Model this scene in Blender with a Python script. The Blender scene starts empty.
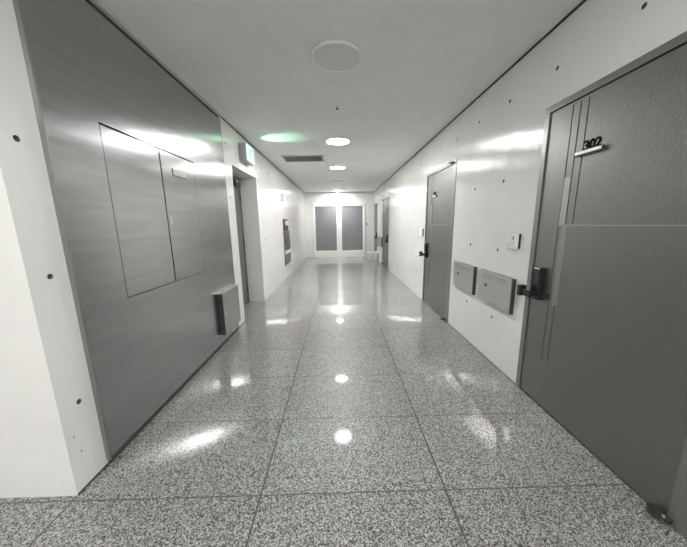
import bpy, bmesh, math, random
from mathutils import Matrix, Vector
random.seed(7)
PI = math.pi
scn = bpy.context.scene
COL = scn.collection
XL, XR, HC, YE, YB = -1.3133, 1.4117, 2.523, 10.74, -3.4
YC = 1.125                                   # corner where the corridor opens to a side hall
# ------------------------------------------------------------------ materials
def mat(name, color, rough=.5, metal=0., coat=0., coat_rough=.05, spec=.5):
    m = bpy.data.materials.new(name); m.use_nodes = True
    b = m.node_tree.nodes['Principled BSDF']
    b.inputs['Base Color'].default_value = (*color, 1)
    b.inputs['Roughness'].default_value = rough
    b.inputs['Metallic'].default_value = metal
    b.inputs['Coat Weight'].default_value = coat
    b.inputs['Coat Roughness'].default_value = coat_rough
    b.inputs['Specular IOR Level'].default_value = spec
    return m
def N(m, typ, **kw):
    n = m.node_tree.nodes.new(typ)
    for k, v in kw.items():
        if k in n.inputs: n.inputs[k].default_value = v
        else: setattr(n, k, v)
    return n
def L(m, a, b): m.node_tree.links.new(a, b)
def BS(m): return m.node_tree.nodes['Principled BSDF']
def coords(m, scale=(1, 1, 1)):
    g = N(m, 'ShaderNodeNewGeometry')
    mp = N(m, 'ShaderNodeMapping'); mp.inputs['Scale'].default_value = scale
    L(m, g.outputs['Position'], mp.inputs['Vector']); return mp.outputs['Vector']
def noise(m, vec, scale, detail=3, rough=.5):
    n = N(m, 'ShaderNodeTexNoise'); n.inputs['Scale'].default_value = scale
    n.inputs['Detail'].default_value = detail; n.inputs['Roughness'].default_value = rough
    L(m, vec, n.inputs['Vector']); return n.outputs['Fac']
def ramp(m, fac, stops):
    r = N(m, 'ShaderNodeValToRGB'); e = r.color_ramp.elements
    while len(e) < len(stops): e.new(.5)
    for el, (p, c) in zip(e, stops):
        el.position = p; el.color = (*c, 1) if len(c) == 3 else c
    L(m, fac, r.inputs['Fac']); return r.outputs['Color']
def bump(m, h, strength, dist, normal=None):
    b = N(m, 'ShaderNodeBump'); b.inputs['Strength'].default_value = strength
    b.inputs['Distance'].default_value = dist
    L(m, h, b.inputs['Height'])
    if normal is not None: L(m, normal, b.inputs['Normal'])
    return b.outputs['Normal']
def mathn(m, op, a, b=None):
    n = N(m, 'ShaderNodeMath', operation=op)
    for i, v in enumerate((a, b)):
        if v is None: continue
        if isinstance(v, (int, float)): n.inputs[i].default_value = v
        else: L(m, v, n.inputs[i])
    return n.outputs[0]

def horizontal_tangent(m, aniso):
    g = N(m, 'ShaderNodeNewGeometry'); x = N(m, 'ShaderNodeVectorMath', operation='CROSS_PRODUCT')
    L(m, g.outputs['True Normal'], x.inputs[0]); x.inputs[1].default_value = (0, 0, 1)
    a = N(m, 'ShaderNodeVectorMath', operation='ADD'); L(m, x.outputs[0], a.inputs[0]); a.inputs[1].default_value = (.002, .004, 0)
    L(m, a.outputs[0], BS(m).inputs['Tangent']); BS(m).inputs['Anisotropic'].default_value = aniso
M = {}
# smooth painted concrete: semi-gloss, gently uneven
m = M['wall'] = mat('painted_concrete', (.81, .81, .79), .21, 0, 0, .1, .5); BS(m).inputs['IOR'].default_value = 1.62; horizontal_tangent(m, .85)
v = coords(m)
c = ramp(m, noise(m, v, 1.7, 5, .6), [(.3, (.745, .745, .725)), (.7, (.81, .81, .79))])
L(m, c, BS(m).inputs['Base Color'])
vs = coords(m, (3.2, 3.2, .8))
nb = bump(m, noise(m, vs, 2.2, 2, .5), .35, .012)
nb = bump(m, noise(m, coords(m, (1, 1, 2.5)), 26, 4, .6), .22, .002, nb)
nb = bump(m, noise(m, v, 240, 2, .5), .10, .0006, nb)
L(m, nb, BS(m).inputs['Normal'])
M['plug'] = mat('tie_hole_mortar', (.16, .155, .14), .9)
m = M['ceiling'] = mat('ceiling_paint', (.71, .71, .685), .62)
v = coords(m)
nb = bump(m, noise(m, v, 70, 4, .6), .25, .0025)
L(m, nb, BS(m).inputs['Normal'])
L(m, ramp(m, noise(m, v, 3, 5, .65), [(.3, (.80, .80, .775)), (.7, (.86, .86, .835))]), BS(m).inputs['Base Color'])
# polished granite with grout grid
m = M['floor'] = mat('polished_granite_tiles', (.5, .5, .49), .42, 0, .95, .035, .45)
v = coords(m)
n1 = noise(m, v, 130, 3, .75); n2 = noise(m, v, 55, 3, .7)
vo = N(m, 'ShaderNodeTexVoronoi'); vo.inputs['Scale'].default_value = 235; L(m, v, vo.inputs['Vector'])
sepc = N(m, 'ShaderNodeSeparateColor'); L(m, vo.outputs['Color'], sepc.inputs['Color'])
sp = mathn(m, 'ADD', mathn(m, 'MULTIPLY', sepc.outputs[0], .5), mathn(m, 'ADD', mathn(m, 'MULTIPLY', n1, .55), mathn(m, 'MULTIPLY', n2, .25)))
gr = ramp(m, sp, [(.40, (.02, .02, .02)), (.52, (.072, .072, .071)), (.64, (.18, .178, .173)), (.80, (.48, .475, .465))])
sx = N(m, 'ShaderNodeSeparateXYZ'); L(m, v, sx.inputs['Vector'])
TW, TD, X0, Y0 = .9101, .5187, -.4054, 1.0986
def grid(axis, off, step, w):
    t = mathn(m, 'DIVIDE', mathn(m, 'SUBTRACT', sx.outputs[axis], off), step)
    fr = mathn(m, 'SUBTRACT', t, mathn(m, 'ROUND', t))
    return mathn(m, 'LESS_THAN', mathn(m, 'ABSOLUTE', fr), w / step / 2), mathn(m, 'FLOOR', t)
gx, ix = grid('X', X0, TW, .0085); gy, iy = grid('Y', Y0, TD, .006)
cmb = N(m, 'ShaderNodeCombineXYZ'); L(m, ix, cmb.inputs[0]); L(m, iy, cmb.inputs[1])
wn = N(m, 'ShaderNodeTexWhiteNoise', noise_dimensions='3D'); L(m, cmb.outputs[0], wn.inputs['Vector'])
tone = mathn(m, 'ADD', mathn(m, 'MULTIPLY', wn.outputs['Value'], .14), .93)
mx = N(m, 'ShaderNodeMix', data_type='RGBA', blend_type='MULTIPLY'); mx.inputs[0].default_value = 1
L(m, gr, mx.inputs[6]); L(m, tone, mx.inputs[7])
mg = N(m, 'ShaderNodeMix', data_type='RGBA')
gf = mathn(m, 'MAXIMUM', gx, mathn(m, 'MULTIPLY', gy, .9)); L(m, gf, mg.inputs[0])
L(m, mx.outputs[2], mg.inputs[6]); mg.inputs[7].default_value = (.065, .062, .054, 1)
L(m, mg.outputs[2], BS(m).inputs['Base Color'])
L(m, mathn(m, 'SUBTRACT', .95, mathn(m, 'MULTIPLY', gf, .95)), BS(m).inputs['Coat Weight'])
# brushed stainless cladding
m = M['steel'] = mat('brushed_steel', (.47, .47, .475), .22, 1); horizontal_tangent(m, .7)
v = coords(m)
L(m, ramp(m, noise(m, coords(m, (1, 1, 12)), 2.5, 3, .5), [(.3, (.40, .40, .41)), (.7, (.45, .45, .46))]), BS(m).inputs['Base Color'])
L(m, ramp(m, noise(m, coords(m, (1, 1, 3)), 5, 3, .6), [(.35, (.19, .19, .19)), (.7, (.25, .25, .25))]), BS(m).inputs['Roughness'])
M['steel_dark'] = mat('dark_steel_edge', (.36, .36, .36), .38, 1)  # edge trims in a darker grey steel
m = M['plate'] = mat('satin_steel_plate', (.56, .555, .535), .36, 1)
v = coords(m); L(m, bump(m, noise(m, coords(m, (1, 1, 30)), 20, 2, .5), .15, .001), BS(m).inputs['Normal'])
# door leaves: hammered grey finish
m = M['door'] = mat('hammered_grey_door', (.27, .27, .262), .42, .95, 0)
v = coords(m)
vo = N(m, 'ShaderNodeTexVoronoi', feature='SMOOTH_F1'); vo.inputs['Scale'].default_value = 105; L(m, v, vo.inputs['Vector'])
nb = bump(m, vo.outputs['Distance'], .28, .002)
nb = bump(m, noise(m, v, 6, 3, .5), .15, .006, nb)
L(m, nb, BS(m).inputs['Normal'])
M['door_far'] = m
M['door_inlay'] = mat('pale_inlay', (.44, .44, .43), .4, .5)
M['numeral'] = mat('black_numeral', (.008, .008, .008), .85, 0, 0, .1, .1)
M['door_inlay_dimmed'] = mat('dimmed_inlay', (.33, .33, .322), .42, .7)  # darker copy of the inlay, with the fading light painted in
M['groove'] = mat('dark_groove', (.045, .045, .045), .6)
M['seam_light'] = mat('light_seam', (.46, .46, .44), .35, .6)
M['frame'] = mat('door_frame_steel', (.27, .27, .27), .34, .7)
M['black'] = mat('black_plastic', (.014, .014, .015), .28)
M['black_gloss'] = mat('black_gloss', (.012, .012, .013), .12)
M['chrome'] = mat('chrome', (.75, .75, .75), .15, 1)
M['silver'] = mat('silver_bar', (.86, .86, .85), .35, .55)
M['dark_metal'] = mat('dark_metal', (.10, .10, .095), .42, .8)
M['white_plastic'] = mat('white_plastic', (.80, .81, .81), .35)
M['white_frame'] = mat('white_coated_frame', (.84, .84, .82), .35, 0, .3, .1)
M['trim'] = mat('trim_paint', (.62, .62, .595), .5)
M['gap'] = mat('shadow_gap', (.06, .06, .055), .8)
M['grey_btn'] = mat('grey_button', (.42, .45, .48), .4)
M['blue_lcd'] = mat('pale_blue_display', (.60, .70, .74), .25)
M['stair_door'] = mat('grey_violet_door', (.13, .13, .145), .45)
M['card'] = mat('white_cardboard', (.66, .66, .65), .7)
M['tape'] = mat('box_tape', (.5, .5, .49), .3)
M['cab'] = mat('fire_cabinet_steel', (.20, .20, .19), .36, .8)
M['cab_dark'] = mat('fire_panel_dark', (.055, .055, .055), .4)
M['lamp_off'] = mat('opal_diffuser_unlit', (.76, .76, .75), .5)
M['rim'] = mat('lamp_rim', (.84, .84, .83), .45)
M['vent'] = mat('vent_grey', (.62, .62, .62), .5)
M['vent_dark'] = mat('duct_dark', (.16, .16, .16), .8)
m = M['pane'] = mat('frosted_pane', (.15, .155, .17), .35, 0, 1., .3)
v = coords(m)
L(m, ramp(m, noise(m, coords(m, (20, 1, 1)), 5, 2, .5), [(.3, (.17, .175, .19)), (.7, (.20, .205, .22))]), BS(m).inputs['Base Color'])
def emit(name, color, strength):
    m = bpy.data.materials.new(name); m.use_nodes = True; b = BS(m)
    b.inputs['Base Color'].default_value = (*color, 1)
    b.inputs['Emission Color'].default_value = (*color, 1)
    b.inputs['Emission Strength'].default_value = strength; return m
M['lamp_on'] = emit('opal_diffuser_lit', (1, .99, .965), 3)
M['led_core'] = emit('led_core_lit', (1, .99, .965), 142)
M['globe'] = emit('fill_globe_lit', (1, .99, .97), 25)
M['sign'] = emit('exit_sign_face', (.55, 1, .93), .30)
M['sign_green'] = mat('exit_sign_green', (.02, .38, .22), .4)
M['red_lamp'] = emit('red_indicator', (1, .16, .13), .7)

# ------------------------------------------------------------------ mesh helpers
def new(): return bmesh.new()
def box(bm, x0, x1, y0, y1, z0, z1, bev=0, seg=2, mi=0):
    t = bmesh.new()
    bmesh.ops.create_cube(t, size=1)
    for w in t.verts:
        w.co = Vector(((x0 + x1) / 2 + w.co.x * abs(x1 - x0), (y0 + y1) / 2 + w.co.y * abs(y1 - y0), (z0 + z1) / 2 + w.co.z * abs(z1 - z0)))
    if bev: bmesh.ops.bevel(t, geom=t.edges[:], offset=bev, segments=seg, affect='EDGES', profile=.6)
    return merge(bm, t, mi)
def merge(bm, t, mi=0):
    for f in t.faces: f.material_index = mi
    me = bpy.data.meshes.new('tmp'); t.to_mesh(me); t.free(); bm.from_mesh(me); bpy.data.meshes.remove(me); return bm
def cyl(bm, c, r, depth, axis='Z', seg=24, r2=None, bev=0, mi=0):
    t = bmesh.new()
    bmesh.ops.create_cone(t, cap_ends=True, segments=seg, radius1=r, radius2=r if r2 is None else r2, depth=depth)
    if bev:
        es = [e for e in t.edges if abs(e.verts[0].co.z - e.verts[1].co.z) < 1e-6]
        bmesh.ops.bevel(t, geom=es, offset=bev, segments=2, affect='EDGES')
    R = {'Z': Matrix(), 'X': Matrix.Rotation(PI / 2, 4, 'Y'), 'Y': Matrix.Rotation(PI / 2, 4, 'X')}[axis]
    bmesh.ops.transform(t, matrix=Matrix.Translation(c) @ R, verts=t.verts)
    return merge(bm, t, mi)
def lathe(bm, prof, seg=48, c=(0, 0, 0)):
    t = bmesh.new(); rings = []
    for r, z in prof:
        rings.append([t.verts.new((c[0] + r * math.cos(2 * PI * k / seg), c[1] + r * math.sin(2 * PI * k / seg), c[2] + z)) for k in range(seg)])
    for a, b in zip(rings, rings[1:]):
        for k in range(seg): t.faces.new((a[k], a[(k + 1) % seg], b[(k + 1) % seg], b[k]))
    bmesh.ops.remove_doubles(t, verts=t.verts, dist=1e-6)
    bmesh.ops.recalc_face_normals(t, faces=t.faces)
    return merge(bm, t)
def prism(bm, poly, z0, z1):
    t = bmesh.new()
    lo = [t.verts.new((x, y, z0)) for x, y in poly]; hi = [t.verts.new((x, y, z1)) for x, y in poly]
    n = len(poly)
    t.faces.new(lo[::-1]); t.faces.new(hi)
    for i in range(n): t.faces.new((lo[i], lo[(i + 1) % n], hi[(i + 1) % n], hi[i]))
    bmesh.ops.recalc_face_normals(t, faces=t.faces)
    return merge(bm, t)
def obj(name, bm, mats, parent=None, smooth=False):
    me = bpy.data.meshes.new(name); bm.to_mesh(me); bm.free()
    for q in (mats if isinstance(mats, (list, tuple)) else [mats]): me.materials.append(q)
    if smooth:
        for p in me.polygons: p.use_smooth = True
        try: me.set_sharp_from_angle(angle=math.radians(35))
        except Exception: pass
    o = bpy.data.objects.new(name, me); COL.objects.link(o)
    if parent: o.parent = parent
    return o
def thing(name, label, cat=None, loc=(0, 0, 0), rz=0, group=None, kind=None):
    o = bpy.data.objects.new(name, None); COL.objects.link(o)
    o.empty_display_size = .1; o.location = loc; o.rotation_euler = (0, 0, rz)
    return tag(o, label, cat, group, kind)
def tag(o, label=None, cat=None, group=None, kind=None):
    if label: o['label'] = label
    if cat: o['category'] = cat
    if group: o['group'] = group
    if kind: o['kind'] = kind
    return o
def dup(root, loc=None, rz=None, label=None):
    r = root.copy(); COL.objects.link(r)
    if loc: r.location = loc
    if rz is not None: r.rotation_euler = (0, 0, rz)
    if label: r['label'] = label
    for ch in list(root.children):
        k = ch.copy(); COL.objects.link(k); k.parent = r
        for g in list(ch.children):
            d = g.copy(); COL.objects.link(d); d.parent = k
    return r
RW, LW = -PI / 2, PI / 2      # wall frames: local -Y points out of the wall, local X runs to the right when facing it

# ------------------------------------------------------------------ setting
def cut(target, cutter_bm, mats):
    c = obj('cutter', cutter_bm, mats)
    md = target.modifiers.new('cut', 'BOOLEAN'); md.object = c; md.operation = 'DIFFERENCE'; md.solver = 'EXACT'
    try: md.material_mode = 'TRANSFER'
    except Exception: pass
    dg = bpy.context.evaluated_depsgraph_get()
    me = bpy.data.meshes.new_from_object(target.evaluated_get(dg))
    target.modifiers.remove(md); old = target.data; target.data = me; bpy.data.meshes.remove(old)
    bpy.data.objects.remove(c)
    target.data.name = target.name

def st(name, bm, mm, label=None): return tag(obj(name, bm, mm), label, kind='structure')
st('floor', box(new(), -4.4, 1.65, YB - .3, YE + .3, -.15, 0), M['floor'], 'polished speckled grey granite tile floor')
st('ceiling', box(new(), -4.4, 1.65, YB - .3, YE + .3, HC, HC + .15), M['ceiling'], 'off-white painted ceiling')

D1 = (.93, 1.90); D2 = (3.405, 4.36); D3 = (7.66, 8.61); D4 = (9.90, 10.62)
DH = 2.0; FW = .040
wl = new()
prism(wl, [(-4.2, YC), (XL, YC), (XL, YE + .3), (-1.66, YE + .3), (-1.66, YC + .3), (-4.2, YC + .3)], 0, HC)
wall_left = st('wall_left', wl, M['wall'], 'white painted concrete wall with a corner at the near end')
cb = new()
SO = (3.53, 4.53)
box(cb, -2.0, -1.0, SO[0], SO[1], -.1, 2.05, mi=0)
for (y, z) in [(1.202, 1.666), (1.215, 1.087), (1.222, .449), (3.39, 2.26), (3.39, 1.64), (4.87, 1.64), (5.35, 1.64), (4.87, 1.055), (5.35, 1.055), (5.83, 1.055), (4.87, 2.26), (5.35, 2.26)]:
    cyl(cb, (XL, y, z), .013, .03, 'X', 16, mi=1)
for (y, z) in [(1.165, .297), (1.185, .20)]:
    cyl(cb, (XL, y, z), .004, .02, 'X', 10, mi=1)
cut(wall_left, cb, [M['wall'], M['plug']])
wall_right = st('wall_right', box(new(), XR, XR + .2, YB, YE + .3, 0, HC), M['wall'], 'white painted concrete wall dotted with tie holes')
cb = new()
for a, b in (D1, D2, D3, D4): box(cb, XR - .5, XR + .6, a - FW, b + FW, -.1, DH + FW, mi=0)
ty = [1.40 + .484 * k for k in range(0, 15)]
for y in ty:
    for z in (2.265, 1.64, 1.055, .437):
        if any(a - FW - .03 < y < b + FW + .03 and z < 2.1 for a, b in (D1, D2, D3, D4)): continue
        if y > 4.9 and (z < .5 or random.random() < .4): continue
        if 2.0 < y < 3.25 and .5 < z < .9: continue
        cyl(cb, (XR, y + random.uniform(-.012, .012), z + random.uniform(-.01, .01)), .0125 if y < 3 else .011, .03, 'X', 16, mi=1)
cut(wall_right, cb, [M['wall'], M['plug']])
WX = (-1.00, 1.045); WZ = 2.075
wall_end = st('wall_end', box(new(), XL, XR, YE, YE + .3, 0, HC), M['wall'], 'white wall closing the far end of the corridor')
cut(wall_end, box(new(), WX[0], WX[1], YE - .2, YE + .6, -.1, WZ), [M['wall']])
st('wall_back', box(new(), -4.2, XR, YB - .3, YB, 0, HC), M['wall'])
st('wall_side', box(new(), -4.4, -4.2, YB - .3, YC + .3, 0, HC), M['wall'])
# ceiling edges: pale angle trim and a dark shadow gap
bm = box(new(), XL, XL + .022, YC, YE, HC - .022, HC, .003)
st('trim_1', box(new(), XL + .001, XL + .034, YC + .2, 3.27, HC - .026, HC - .001, .003), M['trim'], 'pale angle trim over the steel cladding')
bm.free()
st('trim_2', box(new(), XL, XL + .007, 3.272, YE, HC - .012, HC - .0005), M['gap'], 'dark shadow gap along the left ceiling edge')
st('trim_3', box(new(), XR - .009, XR, YB, YE, HC - .013, HC - .0005), M['gap'], 'dark shadow gap along the right ceiling edge')
st('trim_4', box(new(), XL + .007, XR - .009, YE - .006, YE, HC - .010, HC - .0005), M['gap'], 'dark shadow gap along the far ceiling edge')
st('baseboard_left', box(new(), XL, XL + .003, YC, 3.525, .0005, .010), M['gap'], 'thin dark joint at the foot of the left wall')
st('baseboard_right', box(new(), XR - .003, XR, 1.95, 3.355, .0005, .006), M['gap'], 'thin dark joint at the foot of the right wall')

# glazed pair at the far end
w = thing('window_1', 'white framed pair of dark frosted glass panels at the corridor end', None, (.0225, YE, 0), 0, None, 'structure')
bm = new(); hw = (WX[1] - WX[0]) / 2
PX = (-.955, -.09, .0875, .9525)
xs = PX
box(bm, -hw, xs[0], -.02, .08, 0, WZ, .004); box(bm, xs[3], hw, -.02, .08, 0, WZ, .004)
box(bm, xs[0], xs[3], -.02, .08, 0, .245, .004); box(bm, xs[0], xs[3], -.02, .08, 2.0, WZ, .004)
box(bm, xs[1], xs[2], -.02, .08, .245, 2.0, .004)
obj('window_frame', bm, M['white_frame'], w)
bm = box(new(), -hw - .07, hw + .07, -.03, -.0005, WZ, WZ + .045, .004)
obj('window_head', bm, M['white_frame'], w)
for a, b in ((xs[0], xs[1]), (xs[2], xs[3])):
    p = obj('pane', box(new(), a, b, .02, .035, .245, 2.0), M['pane'], w)
    bm = new()
    for (u, t) in ((a, a + .018), (b - .018, b)): box(bm, u, t, .0, .02, .245, 2.0, .002)
    box(bm, a + .018, b - .018, .0, .02, .245, .263, .002); box(bm, a + .018, b - .018, .0, .02, 1.982, 2.0, .002)
    obj('gasket', bm, M['white_frame'], p)
bm = new(); box(bm, -.012, .012, -.034, -.0205, 1.02, 1.14, .004)
obj('window_latch', bm, M['white_plastic'], w)

# ------------------------------------------------------------------ apartment doors (structure with parts)
def text_mesh(s, size, depth, matname, parent, loc):
    cu = bpy.data.curves.new('door_number', 'FONT'); cu.body = s; cu.size = size; cu.extrude = depth
    cu.align_x = 'CENTER'; cu.offset = size * .03
    t = bpy.data.objects.new('tmp', cu); COL.objects.link(t)
    me = bpy.data.meshes.new_from_object(t.evaluated_get(bpy.context.evaluated_depsgraph_get()))
    bpy.data.objects.remove(t)
    me.transform(Matrix.Translation(loc) @ Matrix.Rotation(PI / 2, 4, 'X'))
    me.materials.clear(); me.materials.append(M[matname])
    o = bpy.data.objects.new('door_number', me); COL.objects.link(o); o.parent = parent; return o
def make_door(name, label, yr, number, lock_side):
    """local origin: centre of the leaf on the wall face, x to the right; lock_side -1 puts the lock at the far edge"""
    W = yr[1] - yr[0]; hw = W / 2; s = lock_side
    t = thing(name, label, None, (XR, (yr[0] + yr[1]) / 2, 0), RW, None, 'structure')
    bm = new()
    for a, b in ((-hw - FW, -hw), (hw, hw + FW)): box(bm, a, b, -.006, .10, .0005, DH + FW, .002)
    box(bm, -hw, hw, -.006, .10, DH, DH + FW, .002)
    a, b = sorted((-s * (hw + FW), -s * (hw + FW + .05))); box(bm, a, b, -.006, -.0004, .0005, DH + FW, .001)
    # rebate behind the leaf
    box(bm, -hw, hw, .062, .10, .0005, DH)
    obj('door_frame', bm, M['frame'], t)
    leaf = obj('door_leaf', box(new(), -hw + .005, hw - .005, .004, .058, .008, DH - .005, .0015), M['door'], t)
    # vertical pinstripes and the horizontal reveal
    gx0 = s * hw - s * .175
    bm = new()
    for k in range(3):
        g = gx0 - s * .052 * k
        box(bm, g - .0022, g + .0022, .0025, .006, 1.277, DH - .02)
    for k in range(2):
        g = gx0 - s * .052 * k
        box(bm, g - .0015, g + .0015, .0025, .006, .35, 1.269)
    obj('pinstripe', bm, M['groove'], leaf)
    obj('reveal_line', box(new(), min(gx0, -s * hw + s * .006), max(gx0, -s * hw + s * .006), .0022, .006, 1.271, 1.2755), M['seam_light'], leaf)
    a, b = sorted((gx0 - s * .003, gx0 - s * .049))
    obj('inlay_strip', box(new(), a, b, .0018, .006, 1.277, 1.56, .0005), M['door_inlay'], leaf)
    obj('inlay_strip', box(new(), a - s * .022, b - s * .022, .0018, .006, .75, 1.269, .0005), M['door_inlay_dimmed'], leaf)
    # digital lock with a push lever
    lx = s * hw - s * .085
    lk = obj('digital_lock', box(new(), lx - .033, lx + .033, -.032, .004, .752, .985, .008, 3), M['black'], t, True)
    tag(lk, 'black electronic door lock')
    obj('keypad', box(new(), lx - .024, lx + .024, -.0345, -.0315, .855, .965, .001), M['black_gloss'], lk)
    bm = new(); cyl(bm, (lx, -.052, .80), .017, .05, 'Y', 20, bev=.003)
    e = lx + s * .100
    box(bm, min(lx - s * .012, e), max(lx - s * .012, e), -.083, -.062, .772, .816, .006, 3)
    box(bm, min(e - s * .036, e), max(e - s * .036, e), -.094, -.046, .764, .842, .006, 3)
    obj('lever', bm, M['black'], lk, True)
    obj('lock_trim', box(new(), lx - .026, lx + .026, -.036, -.03, .972, .980, .002), M['chrome'], lk)
    obj('latch_plate', box(new(), lx - s * .075 - .012, lx - s * .075 + .012, .0, .006, .775, .815, .001), M['dark_metal'], t)
    # number plate: silver ledge carrying black numerals
    nx = s * hw - s * .328
    npl = obj('number_plate', box(new(), nx - .083, nx + .083, -.012, .004, 1.674, 1.692, .002), M['silver'], t)
    obj('plate_underside', box(new(), nx - .083, nx + .0845, -.0135, .004, 1.667, 1.674), M['black'], npl)
    obj('plate_end_cap', box(new(), nx + .083, nx + .088, -.012, .004, 1.667, 1.692), M['black'], npl)
    text_mesh(number, .072, .0012, 'numeral', npl, (nx + .008, .0026, 1.694))
    # pivot hinges on the other edge
    hx = -s * hw
    for z0, z1 in ((.012, .034), (DH + .004, DH + .022)):
        h = new()
        cyl(h, (hx + s * .022, -.026, (z0 + z1) / 2), .030, z1 - z0, 'Z', 24, bev=.003)
        box(h, hx - .012 - (.03 if s < 0 else .012), hx + .012 + (.03 if s > 0 else .012), -.028, -.006 if z0 > 1 else .003, z0 + .002, z1 - .002, .003)
        hg = obj('pivot_hinge', h, M['dark_metal'], t, True)
        if z0 < 1:
            q = new(); cyl(q, (hx - s * .008, -.03, z1 + .003), .007, .012, 'Z', 14, bev=.002)
            obj('pivot_pin', q, M['chrome'], hg, True)
    return t
make_door('door_1', 'large grey hammered apartment door numbered 302 in the right foreground', D1, '302', -1)
make_door('door_2', 'grey apartment door numbered 303 beyond the two steel meter covers', D2, '303', -1)
make_door('door_3', 'third grey apartment door along the right wall, lock on its near edge', D3, '304', 1)
make_door('door_4', 'last grey apartment door on the right, beside the end wall behind the pale box', D4, '305', 1)

# recessed stair door on the left
t = thing('door_5', 'grey stair door set deep in a white recess under the exit sign', None, (-1.585, (SO[0] + SO[1]) / 2, 0), LW, None, 'structure')
hw = (SO[1] - SO[0]) / 2
bm = new()
for a, b in ((-hw, -hw + .04), (hw - .04, hw)): box(bm, a, b, -.008, .07, .0005, 2.05, .002)
box(bm, -hw + .04, hw - .04, -.008, .07, 2.0, 2.05, .002)
obj('door_frame', bm, M['stair_door'], t)
leaf = obj('door_leaf', box(new(), -hw + .042, hw - .042, 0, .045, .006, 1.997, .002), M['stair_door'], t)
bm = new(); box(bm, hw - .30, hw - .10, -.055, 0, 1.90, 1.965, .006)
cl = obj('door_closer', bm, M['dark_metal'], t)
bm = new(); box(bm, hw - .27, hw - .05, -.05, -.036, 1.972, 1.984, .003); cyl(bm, (hw - .22, -.043, 1.972), .012, .02, 'Z', 12)
obj('closer_arm', bm, M['white_plastic'], cl)
bm = new(); cyl(bm, (-hw + .11, -.025, 1.0), .012, .05, 'Y', 16); box(bm, -hw + .10, -hw + .22, -.06, -.045, .988, 1.012, .005)
obj('door_handle', bm, M['chrome'], t, True)
bm = new()
for z in (.25, 1.0, 1.75): cyl(bm, (hw - .040, -.012, z), .009, .10, 'Z', 12)
obj('hinge', bm, M['dark_metal'], t)

# ------------------------------------------------------------------ steel service panel on the left
Y0P, Y1P = 1.306, 3.245; T = .02
t = thing('service_panel', 'full-height brushed steel service panel covering the left foreground wall', 'panel', (XL, (Y0P + Y1P) / 2, 0), LW)
c0 = (Y0P + Y1P) / 2
def py(y): return y - c0
bm = new(); B0, B1 = 1.600, 2.563; Z0, Z1 = .875, 1.868; PZ = HC - .062
box(bm, py(Y0P), py(B0), -T, -.0005, .042, PZ); box(bm, py(B1), py(Y1P), -T, -.0005, .042, PZ)
box(bm, py(B0), py(B1), -T, -.0005, .042, Z0); box(bm, py(B0), py(B1), -T, -.0005, Z1, PZ)
obj('cladding', bm, M['steel'], t)
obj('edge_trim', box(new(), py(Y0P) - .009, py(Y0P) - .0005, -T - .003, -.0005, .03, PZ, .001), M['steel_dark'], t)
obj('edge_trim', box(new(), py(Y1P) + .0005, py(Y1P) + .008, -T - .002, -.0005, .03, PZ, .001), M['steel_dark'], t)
obj('top_gap', box(new(), py(Y0P), py(Y1P), -.006, -.0005, PZ + .0005, HC - .027), M['gap'], t)
obj('kick_strip', box(new(), py(Y0P), py(Y1P), -T + .008, -.0005, .001, .041), M['gap'], t)
obj('gap_backing', box(new(), py(B0), py(B1), -.006, -.001, Z0, Z1), M['gap'], t)
BM = 2.092
d1 = obj('access_door', box(new(), py(B0) + .004, py(BM) - .0075, -T, -.0065, Z0 + .005, Z1 - .012, .0006), M['steel'], t)
d2 = obj('access_door', box(new(), py(BM) + .006, py(B1) - .002, -T, -.0065, Z0 + .0035, Z1 - .010, .0006), M['steel'], t)
# flush recessed lock on the right leaf
bm = new(); x0, x1, z0, z1 = py(2.225), py(2.412), 1.690, 1.752
box(bm, x0, x0 + .006, -T - .0025, -T + .001, z0 + .01, z1); box(bm, x0, x1, -T - .0025, -T + .001, z0 + .006, z0 + .0095)
obj('flush_lock', bm, M['groove'], d2)
obj('lock_face', box(new(), x0 + .008, x1, -T - .0022, -T + .001, z0 + .012, z1 - .004, .0008), M['chrome'], d2)
bm = new(); box(bm, py(2.116), py(2.128), -T - .006, -T, 1.315, 1.375, .002)
obj('door_pull', bm, M['chrome'], d2)
# small surface box near the floor at the far end
b = thing('junction_box', 'small steel cover box low on the far end of the steel panel', 'box', (XL + T, 2.965, 0), LW)
obj('body', box(new(), -.205, .245, -.05, -.0005, .145, .592, .003), M['steel'], b)
bm = new(); box(bm, -.212, -.2052, -.052, -.001, .14, .597, .001)
sd = obj('side_plate', bm, M['dark_metal'], b)
for z in (.22, .36, .50): obj('side_knob', cyl(new(), (-.218, -.028, z), .012, .012, 'X', 14, bev=.002), M['black'], sd, True)
obj('top_flange', box(new(), -.205, .245, -.054, -.001, .592, .598, .001), M['chrome'], b)
bm = new(); cyl(bm, (-.165, -.055, .37), .014, .012, 'Y', 18, bev=.003)
obj('latch', bm, M['chrome'], b, True)

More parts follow.
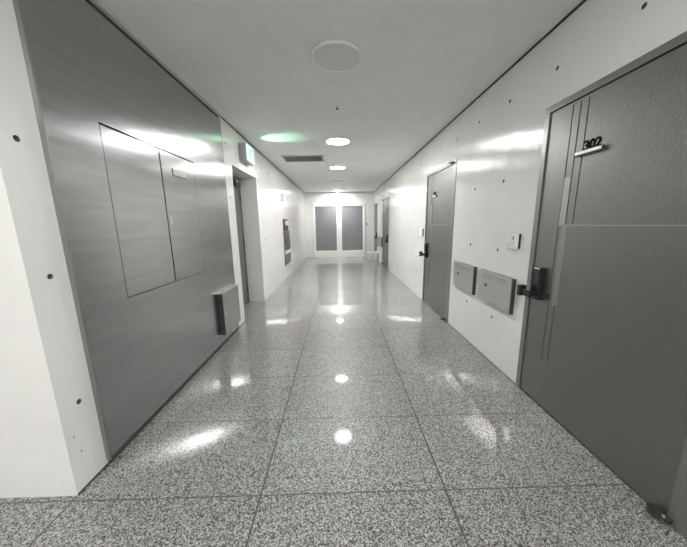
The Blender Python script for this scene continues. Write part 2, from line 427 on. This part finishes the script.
# ------------------------------------------------------------------ wall fittings, right wall
def meter_cover(yc, wd, label):
    r = thing('meter_cover', label, 'cover', (XR, yc, .70), RW, 'steel meter covers on the right wall')
    h = wd / 2
    bd = obj('cover_box', box(new(), -h, h, -.028, -.0005, -.148, .148, .003), M['dark_metal'], r)
    fc = obj('cover_plate', box(new(), -h - .002, h - .006, -.034, -.0282, -.146, .150, .0015), M['plate'], r)
    bm = new()
    box(bm, -h + .07, h - .08, -.0352, -.034, .088, .091); box(bm, -h + .07, h - .08, -.0352, -.034, .112, .115)
    obj('embossed_line', bm, M['dark_metal'], fc)
    bm = new(); cyl(bm, (-h + .13, -.037, .018), .013, .007, 'Y', 18, bev=.0015)
    k = obj('cover_lock', bm, M['dark_metal'], fc, True)
    bm = new()
    for a, b_, c_, d_ in ((-.03, .09, -.112, -.109), (-.03, .09, -.077, -.074), (-.03, -.027, -.112, -.074), (.087, .09, -.112, -.074)):
        box(bm, a, b_, -.0356, -.034, c_, d_)
    obj('label_frame', bm, M['chrome'], fc)
    return r
meter_cover(2.315, .505, 'square steel meter cover nearest the numbered door in the right foreground')
meter_cover(2.925, .485, 'square steel meter cover beside the near jamb of the second grey door')
meter_cover(9.52, .47, 'tiny distant steel meter cover on the right wall nearest the end wall door')
meter_cover(8.97, .47, 'tiny distant steel meter cover just beyond the third door on the right')
def intercom(yc, label):
    r = thing('wall_intercom', label, 'intercom', (XR, yc, 1.148), RW, 'doorbell intercoms')
    obj('back_plate', box(new(), -.052, .066, -.011, -.0005, -.058, .058, .002), M['black'], r)
    bd = obj('housing', box(new(), -.060, .060, -.034, -.0112, -.064, .064, .006, 3), M['white_plastic'], r, True)
    obj('lens', box(new(), .018, .028, -.0355, -.0335, .012, .036, .001), M['dark_metal'], bd)
    obj('bell_button', box(new(), -.038, -.012, -.037, -.0335, -.045, -.015, .002), M['blue_lcd'], bd)
    obj('speaker_grille', box(new(), .0, .034, -.0352, -.0335, -.014, -.011), M['grey_btn'], bd)
    return r
intercom(2.128, 'white doorbell intercom above the steel meter cover in the right foreground')
intercom(4.535, 'small white doorbell intercom with a dark edge beside the second grey door')

# wall switch at the end, pale carton, alarm
sw = thing('light_switch', 'small dark wall switch right of the frosted glass panels', 'switch', (1.115, YE, 1.30))
obj('switch_plate', box(new(), -.035, .035, -.009, -.0005, -.06, .06, .003), M['white_plastic'], sw)
obj('rocker', box(new(), -.024, .024, -.014, -.0092, -.04, .04, .003), M['dark_metal'], sw)
cb = thing('carton', 'pale box on the floor in the far right corner before the last door', 'box', (1.20, 9.72, 0))
obj('carton_body', box(new(), -.175, .175, -.13, .13, .001, .255, .004), M['card'], cb)
obj('lid', box(new(), -.181, .181, -.136, .136, .2555, .285, .004), M['white_plastic'], cb)
obj('tape_strip', box(new(), -.018, .018, -.1318, -.1302, .002, .254), M['tape'], cb)

# ------------------------------------------------------------------ left wall fittings
XF = 4.0
e = thing('exit_sign', 'lit pale green exit sign box on the left wall above the recessed stair door', 'exit sign', (XL, XF, 2.28), LW)
obj('housing', box(new(), -.16, .16, -.096, -.0005, -.112, .112, .004), M['grey_btn'], e)
fc = obj('lit_face', box(new(), -.152, .152, -.102, -.0962, -.104, .104, .002), M['sign'], e)
bm = new()      # running figure and doorway
box(bm, .02, .045, -.104, -.102, -.08, .075); box(bm, .02, .12, -.104, -.102, .062, .08); box(bm, .1, .12, -.104, -.102, -.08, .075)
cyl(bm, (-.04, -.103, .062), .016, .002, 'Y', 16)
def limb(bm, p, q, w):
    t = bmesh.new(); bmesh.ops.create_cube(t, size=1)
    d = Vector((q[0] - p[0], 0, q[1] - p[1]))
    Rm = Matrix.Rotation(-math.atan2(d.z, d.x), 4, 'Y')
    bmesh.ops.transform(t, matrix=Matrix.Translation(((p[0] + q[0]) / 2, -.103, (p[1] + q[1]) / 2)) @ Rm @ Matrix.Diagonal((d.length, .002, w, 1)), verts=t.verts)
    merge(bm, t)
limb(bm, (-.042, .04), (-.052, -.015), .026); limb(bm, (-.05, -.012), (-.02, -.045), .015); limb(bm, (-.02, -.045), (-.03, -.08), .013)
limb(bm, (-.054, -.012), (-.08, -.05), .015); limb(bm, (-.08, -.05), (-.11, -.052), .013)
limb(bm, (-.042, .038), (-.012, .01), .011); limb(bm, (-.044, .038), (-.08, .015), .011)
obj('running_man', bm, M['sign_green'], fc)
bm = box(new(), -.15, .15, -.088, -.012, -.120, -.1125, .002)
obj('lower_lens', bm, M['grey_btn'], e)
# added green spot past the sign's far end, makes the ceiling patch
ld = bpy.data.lights.new('green_patch_spot', 'SPOT'); ld.energy = 8; ld.color = (.42, 1, .62); ld.spot_size = math.radians(50); ld.spot_blend = .9; ld.shadow_soft_size = .01
lo = bpy.data.objects.new('green_spot', ld); COL.objects.link(lo); lo.parent = e
lo.location = (.185, -.06, -.09)
tgt = Vector((-.86, 4.12, HC)); src = Matrix.Translation((XL, XF, 2.28)) @ Matrix.Rotation(LW, 4, 'Z') @ Vector(lo.location)
dirw = Matrix.Rotation(-LW, 3, 'Z') @ (tgt - src)
lo.rotation_euler = dirw.to_track_quat('-Z', 'Y').to_euler()

f = thing('wall_fire_cabinet', 'tall steel fire hose cabinet with a red lamp on the left wall', 'fire cabinet', (XL, 6.78, 0), LW)
obj('cabinet_body', box(new(), -.36, .36, -.022, -.0005, .35, 1.16, .003), M['cab'], f)
dr = obj('cabinet_door', box(new(), -.345, .345, -.030, -.0222, .69, 1.145, .003), M['cab'], f)
obj('door_pull', box(new(), -.30, -.275, -.045, -.030, .85, .97, .003), M['dark_metal'], dr)
obj('white_band', box(new(), -.345, .345, -.031, -.0222, .60, .685, .002), M['white_plastic'], f)
obj('extinguisher_door', box(new(), -.345, .345, -.030, -.0222, .36, .595, .003), M['cab'], f)
al = obj('alarm_panel', box(new(), -.33, .12, -.034, -.0005, 1.165, 1.445, .004), M['cab_dark'], f)
bm = new(); cyl(bm, (-.12, -.05, 1.345), .05, .035, 'Y', 24, r2=.036, bev=.004)
tag(obj('red_indicator_lamp', bm, M['red_lamp'], al, True), 'glowing red indicator lamp')
bm = new(); cyl(bm, (-.02, -.037, 1.23), .035, .008, 'Y', 20)
obj('sounder', bm, M['dark_metal'], al)
sp = thing('wall_speaker', 'small white box high on the left wall above the fire cabinet', 'speaker', (XL, 6.50, 1.94), LW)
obj('speaker_box', box(new(), -.07, .07, -.06, -.0005, -.075, .075, .006), M['white_plastic'], sp)
obj('speaker_front', box(new(), -.055, .055, -.063, -.0602, -.06, .06, .001), M['grey_btn'], sp)

# ------------------------------------------------------------------ ceiling fittings
def lamp(lit, loc, label):
    r = thing('ceiling_light', label, 'ceiling light', loc, 0, 'round ceiling lights')
    bm = lathe(new(), [(.150, -.001), (.188, -.001), (.190, -.010), (.184, -.020), (.172, -.020), (.168, -.012), (.150, -.012)], 64)
    obj('rim', bm, M['rim'], r, True)
    bm = lathe(new(), [(.0, -.0165), (.10, -.0165), (.150, -.0155), (.1675, -.0128), (.1675, -.006), (.0, -.006)], 64)
    df = obj('diffuser', bm, M['lamp_on' if lit else 'lamp_off'], r, True)
    if lit: obj('led_core', lathe(new(), [(0, -.0180), (.085, -.0178), (.087, -.0168), (0, -.0166)], 32), M['led_core'], df, True)
    return r
off = lamp(False, (.004, 2.24, HC), 'unlit round ceiling light nearest the viewer')
dup(off, (0, 8.2, HC), 0, 'unlit round ceiling light near the far end, between two lit ones')
on = lamp(True, (.012, 4.26, HC), 'lit round ceiling light nearest the viewer, beside the green glow')
dup(on, (.005, 6.13, HC), 0, 'lit round ceiling light just beyond the ceiling vent')
dup(on, (-.01, 10.22, HC), 0, 'lit round ceiling light in front of the frosted glass panels')
dup(on, (0, -.15, HC), 0, 'lit round ceiling light added behind the viewer to light the near walls')  # unseen lamp, added to light the near walls
dup(on, (-2.6, -1.1, HC), 0, 'lit round ceiling light added in the side hall to light the near end')  # unseen lamp, added to light the hall and near corner
g = thing('fill_globe', 'round opal globe added behind the viewer as fill light for the near walls', 'fill light', (.1, YB, 1.95), PI)  # globe added out of view to brighten the upper near walls
bm = new(); cyl(bm, (0, -.02, 0), .09, .039, 'Y', 32, bev=.005); cyl(bm, (0, -.06, 0), .04, .05, 'Y', 24)
obj('wall_base', bm, M['rim'], g, True)
bm = new(); t_ = bmesh.new(); bmesh.ops.create_uvsphere(t_, u_segments=32, v_segments=20, radius=.125)
bmesh.ops.transform(t_, matrix=Matrix.Translation((0, -.205, 0)), verts=t_.verts); merge(bm, t_)
obj('globe', bm, M['globe'], g, True)
v = thing('ceiling_vent', 'grey rectangular ceiling vent left of the lit ceiling lights', 'vent', (-.63, 5.32, HC))
hx, hy = .375, .235
bm = new()
box(bm, -hx, hx, -hy, -hy + .02, -.014, -.0005, .002); box(bm, -hx, hx, hy - .02, hy, -.014, -.0005, .002)
box(bm, -hx, -hx + .02, -hy + .02, hy - .02, -.014, -.0005, .002); box(bm, hx - .02, hx, -hy + .02, hy - .02, -.014, -.0005, .002)
obj('vent_frame', bm, M['vent'], v)
obj('vent_backing', box(new(), -hx + .02, hx - .02, -hy + .02, hy - .02, -.002, -.0005), M['vent_dark'], v)
bm = new(); n = 15
for k in range(n):
    y = -hy + .02 + (k + .5) * (2 * hy - .04) / n
    t_ = bmesh.new(); bmesh.ops.create_cube(t_, size=1)
    bmesh.ops.transform(t_, matrix=Matrix.Translation((0, y, -.0085)) @ Matrix.Rotation(.42, 4, 'X') @ Matrix.Diagonal((2 * hx - .041, .024, .0016, 1)), verts=t_.verts)
    merge(bm, t_)
obj('louvre', bm, M['vent'], v)
s_ = thing('ceiling_sprinkler', 'tiny sprinkler head on the ceiling between the unlit and lit lights', 'sprinkler', (.006, 3.10, HC))
bm = lathe(new(), [(0, -.0005), (.036, -.0005), (.034, -.006), (.014, -.010), (0, -.010)], 32)
obj('escutcheon', bm, M['rim'], s_, True)
bm = new(); cyl(bm, (0, 0, -.0145), .008, .009, 'Z', 14); cyl(bm, (0, 0, -.0245), .014, .003, 'Z', 18)
box(bm, -.012, -.008, -.003, .003, -.0235, -.017); box(bm, .008, .012, -.003, .003, -.0235, -.017); box(bm, -.012, .012, -.003, .003, -.019, -.016)
obj('sprinkler_body', bm, M['dark_metal'], s_)

# ------------------------------------------------------------------ camera, world, view
cam = bpy.data.cameras.new('camera'); co = bpy.data.objects.new('camera', cam); COL.objects.link(co)
rt = (0.9997200951, -0.0179722920, -0.0153859705); up = (0.0183866066, 0.1809522892, 0.9833199896); fw = (0.0148883874, 0.9833276492, -0.1812320892)
co.matrix_world = Matrix(((rt[0], up[0], -fw[0], 0), (rt[1], up[1], -fw[1], 0), (rt[2], up[2], -fw[2], 1.3), (0, 0, 0, 1)))
cam.sensor_fit = 'HORIZONTAL'; cam.sensor_width = 36; cam.lens = 267.443 * 36 / 687; cam.clip_start = .02
scn.camera = co
wd = bpy.data.worlds.new('world'); scn.world = wd; wd.use_nodes = True
wd.node_tree.nodes['Background'].inputs[0].default_value = (.02, .02, .022, 1)
vs_ = scn.view_settings
vs_.view_transform = 'Standard'; vs_.look = 'None'; vs_.gamma = 1; vs_.use_curve_mapping = False; vs_.exposure = 1.98
